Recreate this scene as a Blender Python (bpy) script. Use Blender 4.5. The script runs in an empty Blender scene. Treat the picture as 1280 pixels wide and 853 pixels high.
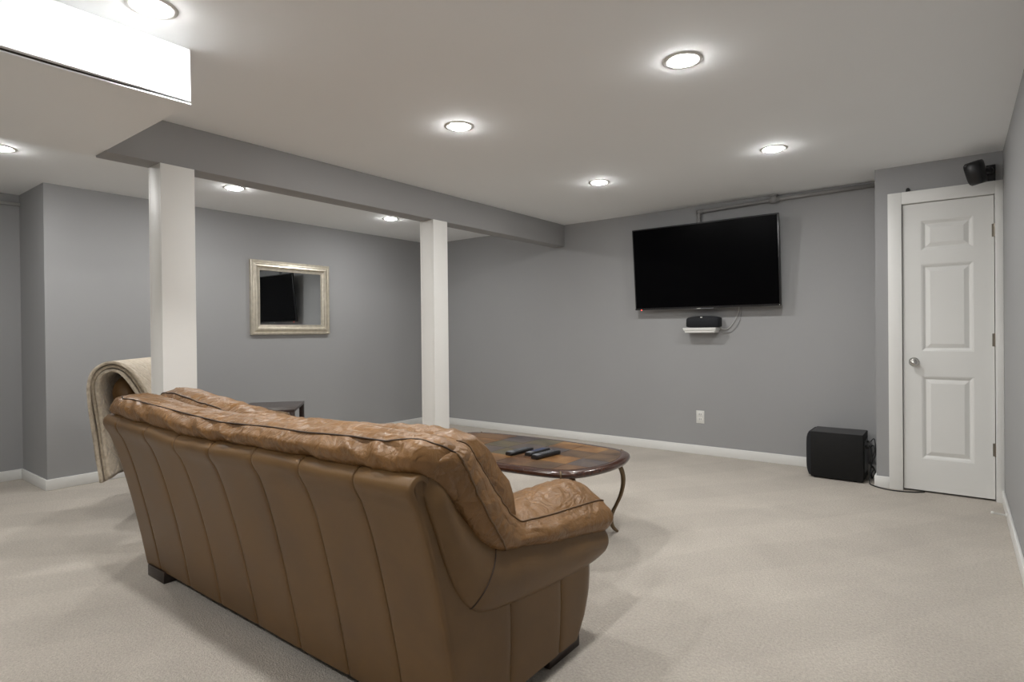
import bpy, bmesh, math, random
import numpy as np
from mathutils import Vector, Matrix, noise

random.seed(7)
scene = bpy.context.scene
COL = scene.collection

# ------------------------------------------------------------------ camera
F_PX, CY = 727.865, 419.643
cam_d = bpy.data.cameras.new('camera')
cam = bpy.data.objects.new('camera', cam_d)
COL.objects.link(cam)
cam_d.sensor_width = 36.0
cam_d.lens = F_PX / 1280.0 * 36.0
cam_d.shift_y = (CY - 426.5) / 1280.0
cam_d.clip_start = 0.02
yaw, pit, rol = math.radians(37.4236874), math.radians(-0.31325024), math.radians(-0.57280329)
fw = Vector((-math.sin(yaw) * math.cos(pit), math.cos(yaw) * math.cos(pit), math.sin(pit)))
r0 = Vector((math.cos(yaw), math.sin(yaw), 0)); u0 = r0.cross(fw)
r1 = r0 * math.cos(rol) + u0 * math.sin(rol); u1 = -r0 * math.sin(rol) + u0 * math.cos(rol)
M = Matrix((r1, u1, -fw)).transposed().to_4x4()
M.translation = Vector((0, 0, 1.163))
cam.matrix_world = M
scene.camera = cam

# ------------------------------------------------------------------ world, exposure
world = bpy.data.worlds.new('world'); scene.world = world
world.use_nodes = True
world.node_tree.nodes['Background'].inputs[0].default_value = (0.05, 0.05, 0.05, 1)
world.node_tree.nodes['Background'].inputs[1].default_value = 0.2
scene.view_settings.view_transform = 'Standard'
scene.view_settings.look = 'None'
scene.view_settings.exposure = 0.36
scene.view_settings.gamma = 1.0
scene.view_settings.use_curve_mapping = False
LAMP_COL = (1.0, 0.992, 0.972)
LAMP_STRENGTH = 320.0      # the lit domes of the recessed downlights are the only lights

# ------------------------------------------------------------------ room measures (metres)
H = 2.329
XL, YB, XR, YD, XD, YJ, XL2 = -5.471, 5.412, 0.243, 5.028, -0.478, 1.350, -6.115
YF = -3.0
BB = 0.083
T = 0.12

# ------------------------------------------------------------------ materials
def new_mat(name):
    m = bpy.data.materials.new(name); m.use_nodes = True
    nt = m.node_tree
    return m, nt, nt.nodes, nt.links, nt.nodes['Principled BSDF']

def ramp(nodes, stops):
    cr = nodes.new('ShaderNodeValToRGB')
    e = cr.color_ramp.elements
    while len(e) < len(stops): e.new(0.5)
    for i, (p, c) in enumerate(stops):
        e[i].position = p; e[i].color = (c[0], c[1], c[2], 1)
    return cr

def simple(name, col, rough=0.5, metal=0.0, var=0.06, nscale=8.0, bump=0.0, bscale=80.0, coat=0.0, spec=None):
    m, nt, n, l, b = new_mat(name)
    tc = n.new('ShaderNodeTexCoord')
    nz = n.new('ShaderNodeTexNoise'); nz.inputs['Scale'].default_value = nscale; nz.inputs['Detail'].default_value = 4
    l.new(tc.outputs['Object'], nz.inputs['Vector'])
    cr = ramp(n, [(0.3, [c * (1 - var) for c in col]), (0.7, [min(1, c * (1 + var)) for c in col])])
    l.new(nz.outputs['Fac'], cr.inputs[0]); l.new(cr.outputs[0], b.inputs['Base Color'])
    b.inputs['Roughness'].default_value = rough; b.inputs['Metallic'].default_value = metal
    if spec is not None: b.inputs['Specular IOR Level'].default_value = spec
    if coat: b.inputs['Coat Weight'].default_value = coat; b.inputs['Coat Roughness'].default_value = 0.12
    if bump:
        n2 = n.new('ShaderNodeTexNoise'); n2.inputs['Scale'].default_value = bscale; n2.inputs['Detail'].default_value = 3
        l.new(tc.outputs['Object'], n2.inputs['Vector'])
        bp = n.new('ShaderNodeBump'); bp.inputs['Strength'].default_value = bump; bp.inputs['Distance'].default_value = 0.002
        l.new(n2.outputs['Fac'], bp.inputs['Height']); l.new(bp.outputs[0], b.inputs['Normal'])
    return m

def carpet_mat():
    m, nt, n, l, b = new_mat('carpet_beige')
    tc = n.new('ShaderNodeTexCoord')
    fine = n.new('ShaderNodeTexNoise'); fine.inputs['Scale'].default_value = 95; fine.inputs['Detail'].default_value = 6; fine.inputs['Roughness'].default_value = 0.75
    l.new(tc.outputs['Object'], fine.inputs['Vector'])
    mid = n.new('ShaderNodeTexNoise'); mid.inputs['Scale'].default_value = 2.2; mid.inputs['Detail'].default_value = 5; mid.inputs['Distortion'].default_value = 0.8
    l.new(tc.outputs['Object'], mid.inputs['Vector'])
    c1 = ramp(n, [(0.30, (0.400, 0.360, 0.312)), (0.72, (0.650, 0.596, 0.530))])
    l.new(fine.outputs['Fac'], c1.inputs[0])
    c2 = ramp(n, [(0.36, (0.925, 0.922, 0.918)), (0.66, (1.025, 1.025, 1.022))])
    l.new(mid.outputs['Fac'], c2.inputs[0])
    mx = n.new('ShaderNodeMixRGB'); mx.blend_type = 'MULTIPLY'; mx.inputs[0].default_value = 1.0
    l.new(c1.outputs[0], mx.inputs[1]); l.new(c2.outputs[0], mx.inputs[2])
    # swept vacuum lanes in the pile
    mp = n.new('ShaderNodeMapping'); mp.inputs['Rotation'].default_value = (0, 0, 0.55)
    l.new(tc.outputs['Object'], mp.inputs['Vector'])
    wv = n.new('ShaderNodeTexWave'); wv.inputs['Scale'].default_value = 0.55; wv.inputs['Distortion'].default_value = 3.2; wv.inputs['Detail'].default_value = 2; wv.inputs['Detail Scale'].default_value = 0.7
    l.new(mp.outputs[0], wv.inputs['Vector'])
    c3 = ramp(n, [(0.42, (0.965, 0.965, 0.965)), (0.58, (1.02, 1.02, 1.02))])
    l.new(wv.outputs['Fac'], c3.inputs[0])
    m2 = n.new('ShaderNodeMixRGB'); m2.blend_type = 'MULTIPLY'; m2.inputs[0].default_value = 1.0
    l.new(mx.outputs[0], m2.inputs[1]); l.new(c3.outputs[0], m2.inputs[2])
    l.new(m2.outputs[0], b.inputs['Base Color'])
    b.inputs['Roughness'].default_value = 1.0; b.inputs['Specular IOR Level'].default_value = 0.05
    b.inputs['Sheen Weight'].default_value = 0.15
    vo = n.new('ShaderNodeTexVoronoi'); vo.inputs['Scale'].default_value = 170
    l.new(tc.outputs['Object'], vo.inputs['Vector'])
    ad = n.new('ShaderNodeMath'); ad.operation = 'ADD'
    l.new(fine.outputs['Fac'], ad.inputs[0]); l.new(vo.outputs['Distance'], ad.inputs[1])
    bp = n.new('ShaderNodeBump'); bp.inputs['Strength'].default_value = 0.55; bp.inputs['Distance'].default_value = 0.006
    l.new(ad.outputs[0], bp.inputs['Height']); l.new(bp.outputs[0], b.inputs['Normal'])
    return m

def leather_mat(name, dark, light, wrinkle, rough):
    m, nt, n, l, b = new_mat(name)
    tc = n.new('ShaderNodeTexCoord')
    nz = n.new('ShaderNodeTexNoise'); nz.inputs['Scale'].default_value = 3.5; nz.inputs['Detail'].default_value = 6; nz.inputs['Roughness'].default_value = 0.6
    l.new(tc.outputs['Object'], nz.inputs['Vector'])
    cr = ramp(n, [(0.32, dark), (0.68, light)])
    l.new(nz.outputs['Fac'], cr.inputs[0]); l.new(cr.outputs[0], b.inputs['Base Color'])
    rr = ramp(n, [(0.3, [rough - 0.07] * 3), (0.7, [rough + 0.07] * 3)])
    l.new(nz.outputs['Fac'], rr.inputs[0]); l.new(rr.outputs[0], b.inputs['Roughness'])
    b.inputs['Specular IOR Level'].default_value = 0.36
    vo = n.new('ShaderNodeTexVoronoi'); vo.inputs['Scale'].default_value = 260
    l.new(tc.outputs['Object'], vo.inputs['Vector'])
    b1 = n.new('ShaderNodeBump'); b1.inputs['Strength'].default_value = 0.12; b1.inputs['Distance'].default_value = 0.001
    l.new(vo.outputs['Distance'], b1.inputs['Height'])
    last = b1
    if wrinkle:
        wz = n.new('ShaderNodeTexNoise'); wz.inputs['Scale'].default_value = 13; wz.inputs['Detail'].default_value = 5; wz.inputs['Distortion'].default_value = 1.4; wz.inputs['Roughness'].default_value = 0.55
        l.new(tc.outputs['Object'], wz.inputs['Vector'])
        b2 = n.new('ShaderNodeBump'); b2.inputs['Strength'].default_value = wrinkle; b2.inputs['Distance'].default_value = 0.02
        l.new(wz.outputs['Fac'], b2.inputs['Height']); l.new(b1.outputs[0], b2.inputs['Normal'])
        # sharp creases where a stretched noise crosses its middle value
        last = b2
        for sc_, st_, rot in ((7.5, 0.50, 0.5), (17.0, 0.24, -0.7)):
            mp = n.new('ShaderNodeMapping'); mp.inputs['Rotation'].default_value = (0.3, 0.4, rot); mp.inputs['Scale'].default_value = (1.0, 0.45, 0.7)
            l.new(tc.outputs['Object'], mp.inputs['Vector'])
            cz_ = n.new('ShaderNodeTexNoise'); cz_.inputs['Scale'].default_value = sc_; cz_.inputs['Detail'].default_value = 2; cz_.inputs['Distortion'].default_value = 0.9
            l.new(mp.outputs[0], cz_.inputs['Vector'])
            sb = n.new('ShaderNodeMath'); sb.operation = 'SUBTRACT'; sb.inputs[1].default_value = 0.5; l.new(cz_.outputs['Fac'], sb.inputs[0])
            ab = n.new('ShaderNodeMath'); ab.operation = 'ABSOLUTE'; l.new(sb.outputs[0], ab.inputs[0])
            cr_ = ramp(n, [(0.0, (0, 0, 0)), (0.10, (1, 1, 1))]); l.new(ab.outputs[0], cr_.inputs[0])
            b3 = n.new('ShaderNodeBump'); b3.inputs['Strength'].default_value = st_; b3.inputs['Distance'].default_value = 0.006
            l.new(cr_.outputs[0], b3.inputs['Height']); l.new(last.outputs[0], b3.inputs['Normal']); last = b3
    l.new(last.outputs[0], b.inputs['Normal'])
    return m

def slate_mat(name, ca, cb, cc):
    m, nt, n, l, b = new_mat(name)
    tc = n.new('ShaderNodeTexCoord')
    nz = n.new('ShaderNodeTexNoise'); nz.inputs['Scale'].default_value = 7; nz.inputs['Detail'].default_value = 7; nz.inputs['Distortion'].default_value = 0.6
    l.new(tc.outputs['Object'], nz.inputs['Vector'])
    cr = ramp(n, [(0.34, ca), (0.5, cb), (0.66, cc)])
    l.new(nz.outputs['Fac'], cr.inputs[0]); l.new(cr.outputs[0], b.inputs['Base Color'])
    b.inputs['Roughness'].default_value = 0.34
    bp = n.new('ShaderNodeBump'); bp.inputs['Strength'].default_value = 0.35; bp.inputs['Distance'].default_value = 0.004
    l.new(nz.outputs['Fac'], bp.inputs['Height']); l.new(bp.outputs[0], b.inputs['Normal'])
    return m

def wood_mat(name, dark, light, rough, coat):
    m, nt, n, l, b = new_mat(name)
    tc = n.new('ShaderNodeTexCoord')
    mp = n.new('ShaderNodeMapping'); mp.inputs['Scale'].default_value = (2, 14, 14)
    l.new(tc.outputs['Object'], mp.inputs['Vector'])
    nz = n.new('ShaderNodeTexNoise'); nz.inputs['Scale'].default_value = 4; nz.inputs['Detail'].default_value = 6
    l.new(mp.outputs[0], nz.inputs['Vector'])
    cr = ramp(n, [(0.3, dark), (0.7, light)])
    l.new(nz.outputs['Fac'], cr.inputs[0]); l.new(cr.outputs[0], b.inputs['Base Color'])
    b.inputs['Roughness'].default_value = rough
    b.inputs['Coat Weight'].default_value = coat; b.inputs['Coat Roughness'].default_value = 0.1
    return m

def emit_mat(name, col, strength):
    m, nt, n, l, b = new_mat(name)
    b.inputs['Base Color'].default_value = (*col, 1)
    b.inputs['Emission Color'].default_value = (*col, 1); b.inputs['Emission Strength'].default_value = strength
    return m

def blanket_mat():
    m, nt, n, l, b = new_mat('blanket_cream_knit')
    tc = n.new('ShaderNodeTexCoord')
    nz = n.new('ShaderNodeTexNoise'); nz.inputs['Scale'].default_value = 60; nz.inputs['Detail'].default_value = 4
    l.new(tc.outputs['Object'], nz.inputs['Vector'])
    cr = ramp(n, [(0.3, (0.46, 0.385, 0.29)), (0.7, (0.62, 0.535, 0.42))])
    l.new(nz.outputs['Fac'], cr.inputs[0]); l.new(cr.outputs[0], b.inputs['Base Color'])
    b.inputs['Roughness'].default_value = 0.95; b.inputs['Sheen Weight'].default_value = 0.3
    # diamond quilting lines
    hs = []
    for sgn in (1, -1):
        mp = n.new('ShaderNodeMapping'); mp.inputs['Rotation'].default_value = (0.0, sgn * math.radians(48), 0.0)
        l.new(tc.outputs['Object'], mp.inputs['Vector'])
        w = n.new('ShaderNodeTexWave'); w.inputs['Scale'].default_value = 2.7; w.wave_profile = 'SIN'
        l.new(mp.outputs[0], w.inputs['Vector'])
        c = ramp(n, [(0.0, (0, 0, 0)), (0.12, (1, 1, 1))]); l.new(w.outputs['Fac'], c.inputs[0]); hs.append(c)
    mn = n.new('ShaderNodeMath'); mn.operation = 'MINIMUM'
    l.new(hs[0].outputs[0], mn.inputs[0]); l.new(hs[1].outputs[0], mn.inputs[1])
    b1 = n.new('ShaderNodeBump'); b1.inputs['Strength'].default_value = 0.6; b1.inputs['Distance'].default_value = 0.008
    l.new(mn.outputs[0], b1.inputs['Height'])
    b2 = n.new('ShaderNodeBump'); b2.inputs['Strength'].default_value = 0.5; b2.inputs['Distance'].default_value = 0.003
    l.new(nz.outputs['Fac'], b2.inputs['Height']); l.new(b1.outputs[0], b2.inputs['Normal']); l.new(b2.outputs[0], b.inputs['Normal'])
    return m

MAT = {
    'wall': simple('wall_grey_paint', (0.340, 0.342, 0.346), 0.62, var=0.015, nscale=1.5, bump=0.08, bscale=220, spec=0.35),
    'ceil': simple('ceiling_white_paint', (0.905, 0.925, 0.94), 0.85, var=0.012, nscale=1.0, bump=0.06, bscale=180),
    'beam': simple('beam_taupe_paint', (0.335, 0.332, 0.330), 0.62, var=0.015, nscale=1.5, bump=0.08, bscale=220, spec=0.35),
    'trim': simple('trim_white_paint', (0.80, 0.80, 0.78), 0.42, var=0.012, nscale=2.0),
    'door': simple('door_white_paint', (0.78, 0.78, 0.76), 0.42, var=0.012, nscale=2.0),
    'column': simple('column_white_paint', (0.84, 0.83, 0.80), 0.5, var=0.015, nscale=3.0, bump=0.05, bscale=120),
    'carpet': carpet_mat(),
    'leather': leather_mat('leather_brown_smooth', (0.122, 0.066, 0.024), (0.170, 0.096, 0.038), 0.0, 0.42),
    'leather_soft': leather_mat('leather_brown_soft', (0.165, 0.083, 0.028), (0.248, 0.128, 0.047), 0.40, 0.36),
    'seam': simple('seam_dark_leather', (0.045, 0.024, 0.013), 0.6),
    'piping': simple('piping_brown_leather', (0.135, 0.072, 0.028), 0.45, bump=0.1),
    'darkwood': wood_mat('dark_wood_foot', (0.012, 0.007, 0.005), (0.03, 0.016, 0.011), 0.4, 0.1),
    'table_rim': wood_mat('red_brown_wood', (0.028, 0.009, 0.006), (0.075, 0.027, 0.014), 0.26, 0.5),
    'side_wood': wood_mat('espresso_wood', (0.026, 0.016, 0.014), (0.055, 0.036, 0.032), 0.33, 0.3),
    'bronze': simple('bronze_metal', (0.20, 0.145, 0.09), 0.42, metal=0.85, var=0.15, nscale=20),
    'nickel': simple('nickel_metal', (0.62, 0.61, 0.59), 0.18, metal=1.0, var=0.03),
    'hinge': simple('hinge_bronze_metal', (0.26, 0.23, 0.19), 0.4, metal=0.8, var=0.05),
    'frame': simple('champagne_silver', (0.69, 0.635, 0.53), 0.33, metal=0.75, var=0.10, nscale=25, bump=0.06),
    'mirror': simple('mirror_glass', (0.80, 0.83, 0.84), 0.01, metal=1.0, var=0.0),
    'screen': simple('tv_screen_black', (0.0015, 0.0015, 0.002), 0.22, var=0.0, spec=0.05),
    'blackplastic': simple('black_plastic', (0.010, 0.010, 0.011), 0.32, var=0.08),
    'blackmatte': simple('black_vinyl', (0.009, 0.009, 0.009), 0.6, var=0.1, nscale=40, bump=0.2, bscale=300, spec=0.25),
    'subtop': simple('dark_grey_vinyl', (0.030, 0.030, 0.031), 0.45, var=0.06, nscale=30),
    'cloth': simple('black_grille_cloth', (0.009, 0.010, 0.013), 0.85, var=0.15, nscale=200, bump=0.3, bscale=500),
    'greyplastic': simple('grey_plastic', (0.16, 0.165, 0.18), 0.4),
    'blueplastic': simple('blue_grey_keys', (0.09, 0.11, 0.19), 0.4),
    'whiteplastic': simple('white_plastic', (0.74, 0.74, 0.71), 0.35, var=0.01),
    'dark': simple('slot_dark', (0.02, 0.02, 0.02), 0.6),
    'pipe': simple('pipe_grey_paint', (0.285, 0.282, 0.278), 0.5, var=0.03),
    'pipewhite': simple('pipe_white_paint', (0.62, 0.62, 0.60), 0.5, var=0.02),
    'cord': simple('black_rubber', (0.012, 0.012, 0.012), 0.5),
    'whitecord': simple('white_rubber', (0.5, 0.5, 0.49), 0.5),
    'grout_and_gap_shade': simple('dark_grout_and_gap_shade', (0.035, 0.028, 0.022), 0.8),
    'lens': emit_mat('downlight_lens_lit', LAMP_COL, LAMP_STRENGTH),
    'led': emit_mat('standby_light_red', (1.0, 0.08, 0.06), 3.0),
    'blanket': blanket_mat(),
    'tape': simple('drywall_paper', (0.78, 0.77, 0.75), 0.8, var=0.03),
}
SLATES = [
    slate_mat('slate_umber', (0.045, 0.026, 0.015), (0.085, 0.048, 0.026), (0.13, 0.075, 0.035)),
    slate_mat('slate_orange', (0.085, 0.042, 0.016), (0.19, 0.088, 0.026), (0.26, 0.14, 0.05)),
    slate_mat('slate_violet_grey', (0.040, 0.031, 0.033), (0.068, 0.054, 0.052), (0.10, 0.074, 0.060)),
    slate_mat('slate_green_grey', (0.045, 0.041, 0.028), (0.085, 0.070, 0.042), (0.125, 0.092, 0.046)),
    slate_mat('slate_rust', (0.06, 0.030, 0.015), (0.115, 0.056, 0.026), (0.16, 0.088, 0.040)),
]

# ------------------------------------------------------------------ object helpers
def tag(o, label=None, cat=None, group=None, kind=None):
    if label: o['label'] = label
    if cat: o['category'] = cat
    if group: o['group'] = group
    if kind: o['kind'] = kind
    return o

def empty(name, loc=(0, 0, 0), rz=0.0):
    o = bpy.data.objects.new(name, None); COL.objects.link(o)
    o.empty_display_size = 0.1
    o.location = loc; o.rotation_euler = (0, 0, rz)
    return o

class MB:
    """collects shapes given in the thing's own coordinates into one mesh"""
    def __init__(s): s.v = []; s.f = []
    def add(s, verts, faces):
        k = len(s.v); s.v += [tuple(map(float, v)) for v in verts]; s.f += [tuple(i + k for i in f) for f in faces]; return s
    def box(s, x0, x1, y0, y1, z0, z1):
        v = [(x, y, z) for x in (x0, x1) for y in (y0, y1) for z in (z0, z1)]
        return s.add(v, [(0, 1, 3, 2), (4, 6, 7, 5), (0, 4, 5, 1), (2, 3, 7, 6), (0, 2, 6, 4), (1, 5, 7, 3)])
    def grid(s, P, closed_u=False, closed_v=False, cap_u=False, cap_v=False):
        P = np.asarray(P, float); n, m = P.shape[:2]
        f = []
        for i in range(n if closed_u else n - 1):
            for j in range(m if closed_v else m - 1):
                a, b = (i + 1) % n, (j + 1) % m
                f.append((i * m + j, a * m + j, a * m + b, i * m + b))
        if cap_u: f.append(tuple(range(m))); f.append(tuple((n - 1) * m + j for j in reversed(range(m))))
        return s.add(P.reshape(-1, 3), f)
    def tube(s, pts, r, n=8, closed=False, sy=1.0):
        pts = [Vector(p) for p in pts]; N = len(pts); rings = []
        rr = r if hasattr(r, '__len__') else [r] * N
        up = Vector((0, 0, 1)); prev = None
        for i, p in enumerate(pts):
            if closed: t = pts[(i + 1) % N] - pts[i - 1]
            else: t = pts[min(i + 1, N - 1)] - pts[max(i - 1, 0)]
            t.normalize()
            if prev is None:
                a = up if abs(t.dot(up)) < 0.9 else Vector((1, 0, 0))
                nx = t.cross(a).normalized()
            else:
                nx = (prev - t * prev.dot(t)).normalized()
            prev = nx; ny = t.cross(nx)
            rings.append([p + (nx * math.cos(2 * math.pi * k / n) + ny * sy * math.sin(2 * math.pi * k / n)) * rr[i] for k in range(n)])
        return s.grid([[tuple(v) for v in rg] for rg in rings], closed_u=closed, closed_v=True, cap_u=not closed)
    def lathe(s, prof, c=(0, 0, 0), n=28, axis='z'):
        P = []
        for (r, h) in prof:
            ring = []
            for k in range(n):
                a = 2 * math.pi * k / n; x, y = r * math.cos(a), r * math.sin(a)
                v = {'z': (x, y, h), 'y': (x, h, y), 'x': (h, x, y)}[axis]
                ring.append((v[0] + c[0], v[1] + c[1], v[2] + c[2]))
            P.append(ring)
        return s.grid(P, closed_v=True, cap_u=True)
    def prism(s, poly, z0, z1):
        n = len(poly)
        v = [(x, y, z0) for x, y in poly] + [(x, y, z1) for x, y in poly]
        f = [tuple(reversed(range(n))), tuple(range(n, 2 * n))] + [(i, (i + 1) % n, n + (i + 1) % n, n + i) for i in range(n)]
        return s.add(v, f)
    def build(s, name, mat, parent=None, smooth=False, bevel=0.0, seg=2, subsurf=0):
        me = bpy.data.meshes.new(name)
        me.from_pydata(s.v, [], s.f); me.update()
        bm = bmesh.new(); bm.from_mesh(me); bmesh.ops.recalc_face_normals(bm, faces=bm.faces)
        if bevel:
            es = [e for e in bm.edges if len(e.link_faces) == 2 and e.calc_face_angle(0) > 0.5]
            bmesh.ops.bevel(bm, geom=es, offset=bevel, segments=seg, profile=0.5, affect='EDGES', clamp_overlap=True)
        bm.to_mesh(me); bm.free()
        me.materials.append(MAT[mat] if isinstance(mat, str) else mat)
        if smooth:
            for p in me.polygons: p.use_smooth = True
        o = bpy.data.objects.new(name, me); COL.objects.link(o)
        if parent is not None: o.parent = parent
        if bevel and not smooth:
            for p in me.polygons: p.use_smooth = True
            me.set_sharp_from_angle(angle=math.radians(35))
        if subsurf:
            md = o.modifiers.new('subdivision', 'SUBSURF'); md.levels = subsurf; md.render_levels = subsurf
        return o

def boxo(name, mat, b, parent=None, bevel=0.0):
    return MB().box(*b).build(name, mat, parent, bevel=bevel)

def cr_spline(pts, n, closed=False):
    """Catmull-Rom through pts (k-dim), n samples"""
    P = np.asarray(pts, float); K = len(P); out = []
    segs = K if closed else K - 1
    for i in range(n):
        t = i / n * segs if closed else i / (n - 1) * segs
        k = min(int(t), segs - 1); u = t - k
        if closed: p0, p1, p2, p3 = P[(k - 1) % K], P[k % K], P[(k + 1) % K], P[(k + 2) % K]
        else: p0, p1, p2, p3 = P[max(k - 1, 0)], P[k], P[k + 1], P[min(k + 2, K - 1)]
        out.append(0.5 * ((2 * p1) + (-p0 + p2) * u + (2 * p0 - 5 * p1 + 4 * p2 - p3) * u * u + (-p0 + 3 * p1 - 3 * p2 + p3) * u ** 3))
    return np.array(out)

def nz(x, y, z): return noise.noise(Vector((x, y, z)))

# ================================================================== ROOM
S = lambda o, label, cat: tag(o, label, cat, kind='structure')
fl = boxo('floor', 'carpet', (XL2 - T, XR + T, YF - T, YB + T, -0.1, 0.0))
S(fl, 'beige cut pile carpet with vacuum lanes covering the whole basement floor', 'floor')
ce = boxo('ceiling', 'ceil', (XL2 - T, XR + T, YF - T, YB + T, H, H + 0.1))
S(ce, 'smooth off white painted ceiling with recessed downlights', 'ceiling')
w = boxo('wall_back', 'wall', (XL - T, XR + T, YB, YB + T, 0, H)); S(w, 'grey painted wall behind the television', 'wall')
w = boxo('wall_left', 'wall', (XL - T, XL, YJ + 0.0, YB, 0, H)); S(w, 'grey painted wall carrying the framed mirror', 'wall')
w = boxo('wall_left_return', 'wall', (XL2, XL - T, YJ, YJ + T, 0, H)); S(w, 'short grey return wall stepping back beside the mirror wall', 'wall')
w = boxo('wall_left_alcove', 'wall', (XL2 - T, XL2, YF, YJ + T, 0, H)); S(w, 'set back grey wall with a white pipe near the ceiling', 'wall')
w = boxo('wall_right', 'wall', (XR, XR + T, YF, YB, 0, H)); S(w, 'grey painted side wall beside the white closet door', 'wall')
w = boxo('wall_front', 'wall', (XL2 - T, XR + T, YF - T, YF, 0, H)); S(w, 'grey painted end wall opposite the television', 'wall')
# closet bump-out with the door opening
DX0, DX1, DZ = -0.311, 0.196, 2.047
mb = MB().box(XD, DX0 - 0.012, YD, YD + 0.1, 0, H).box(DX0 - 0.012, DX1 + 0.012, YD, YD + 0.1, DZ + 0.012, H).box(DX1 + 0.012, XR, YD, YD + 0.1, 0, H).box(XD, XD + 0.1, YD + 0.1, YB, 0, H)
w = mb.build('wall_closet', 'wall'); S(w, 'grey closet wall around the narrow white panelled door', 'wall')

# baseboards
def baseboard(name, boxes, label):
    mb = MB()
    for b in boxes: mb.box(*b)
    o = mb.build(name, 'trim', bevel=0.004); S(o, label, 'baseboard')
bt = 0.014
baseboard('baseboard_back', [(XL, XD, YB - bt, YB, 0, BB)], 'white baseboard along the television wall')
baseboard('baseboard_left', [(XL, XL + bt, YJ - bt, YB - bt, 0, BB)], 'white baseboard along the mirror wall')
baseboard('baseboard_left_return', [(XL2 + bt, XL, YJ - bt, YJ, 0, BB)], 'white baseboard on the short return wall')
baseboard('baseboard_left_alcove', [(XL2, XL2 + bt, YF, YJ, 0, BB)], 'white baseboard along the set back wall with the pipe')
baseboard('baseboard_right', [(XR - bt, XR, YF, YD - 0.016, 0, BB)], 'white baseboard along the side wall beside the closet door')
baseboard('baseboard_front', [(XL2, XR, YF, YF + bt, 0, BB)], 'white baseboard on the end wall opposite the television')
baseboard('baseboard_closet', [(XD - bt, -0.399, YD - bt, YD, 0, BB), (XD - bt, XD, YD, YB - bt, 0, BB)], 'short white baseboard between subwoofer and closet door casing')

# door casing
mb = MB().box(-0.399, DX0 - 0.004, YD - 0.016, YD, 0, DZ + 0.09).box(DX0 - 0.004, DX1 + 0.004, YD - 0.016, YD, DZ + 0.004, DZ + 0.09).box(DX1 + 0.004, XR, YD - 0.016, YD, 0, DZ + 0.09)
mb.box(DX0 - 0.012, DX0 - 0.004, YD, YD + 0.1, 0, DZ + 0.012).box(DX1 + 0.004, DX1 + 0.012, YD, YD + 0.1, 0, DZ + 0.012).box(DX0 - 0.004, DX1 + 0.004, YD, YD + 0.1, DZ + 0.004, DZ + 0.012)
o = mb.build('trim_1', 'trim', bevel=0.003); S(o, 'white flat casing framing the closet door', 'door casing')

# door
def make_door():
    root = empty('door_1', ((DX0 + DX1) / 2, YD + 0.008, 0)); S(root, 'narrow white three panel closet door with round nickel knob', 'door')
    hw = (DX1 - DX0) / 2; z0, z1 = 0.014, DZ; th = 0.035
    cx = (DX0 + DX1) / 2
    px0, px1 = -0.203 - cx, 0.088 - cx
    panels = [(1.712, 1.922), (1.000, 1.615), (0.240, 0.825)]
    mb = MB().box(-hw, px0, 0, th, z0, z1).box(px1, hw, 0, th, z0, z1)
    zs = [z0] + [z for p in reversed(panels) for z in p] + [z1]
    for k in range(0, len(zs), 2): mb.box(px0, px1, 0, th, zs[k], zs[k + 1])
    mb.build('door_frame', 'door', root)
    for (a, b) in panels:
        g1, g2, d1, d2 = 0.022, 0.052, 0.013, 0.003
        def ring(i, y): return [(px0 + i, y, a + i), (px1 - i, y, a + i), (px1 - i, y, b - i), (px0 + i, y, b - i)]
        P = [ring(0, 0.001), ring(0.010, 0.004), ring(g1, d1), ring(g1 + 0.004, d1), ring(g2, d2), ring(g2 + 0.003, d2)]
        m = MB().grid(P, closed_v=True)
        k = len(m.v); m.add(P[-1], [(0, 1, 2, 3)])
        m.box(px0, px1, 0.016, th - 0.002, a, b)
        m.build('panel', 'door', root)
    kn = MB().lathe([(0.0, -0.060), (0.016, -0.059), (0.026, -0.050), (0.027, -0.040), (0.020, -0.030), (0.012, -0.024), (0.011, -0.008), (0.031, -0.006), (0.032, 0.0), (0.0, 0.0)], (-0.247 - cx, 0, 0.924), axis='y').build('knob', 'nickel', root, smooth=True)
    kn['label'] = 'round polished nickel door knob'
    for z in (1.812, 1.080, 0.345):
        m = MB().tube([(hw + 0.003, -0.004, z - 0.045), (hw + 0.003, -0.004, z + 0.045)], 0.006, 10)
        m.box(hw - 0.012, hw + 0.0, -0.0015, 0.0, z - 0.043, z + 0.043)
        m.build('hinge', 'hinge', root)
    return root
make_door()

# ceiling beam, soffit, columns
BX0, BX1, BZ = -3.560, -3.405, 2.0945
o = boxo('ceiling_beam', 'beam', (BX0, BX1, 1.10, YB, BZ, H), bevel=0.004); S(o, 'long grey painted beam running below the ceiling to the television wall', 'beam')
root = empty('ceiling_soffit', (-3.02, -0.9, H)); S(root, 'boxed white drywall duct soffit hanging beside the grey beam', 'soffit')
sx0, sx1, sz = -3.575, -2.478, 2.114
lx, ly = -3.02, -0.9
MB().box(sx0 - lx, sx1 - lx, YF - ly, 1.099 - ly, sz + 0.004 - H, 0).build('soffit_body', 'ceil', root)
MB().box(sx0 - lx, sx1 - 0.022 - lx, YF - ly, 1.090 - ly, sz - 0.004 - H, sz + 0.004 - H).build('gap_shade_strip', 'grout_and_gap_shade', root)  # dark strip stands in for shade in the gap above the bottom panel
edge = [(sx0 - 0.004 - lx, 1.101 - ly), (sx0 - 0.004 - lx, YF - ly)]
for i in range(60):
    y = YF + (1.101 - YF) * i / 59
    edge.append((sx1 - 0.020 + 0.018 * max(0, (y - 0.70) / 0.4) + 0.0022 * nz(y * 9, 3.3, 0) - lx, y - ly))
MB().prism(edge, sz - 0.009 - H, sz - 0.004 - H).build('bottom_panel', 'ceil', root)
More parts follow.
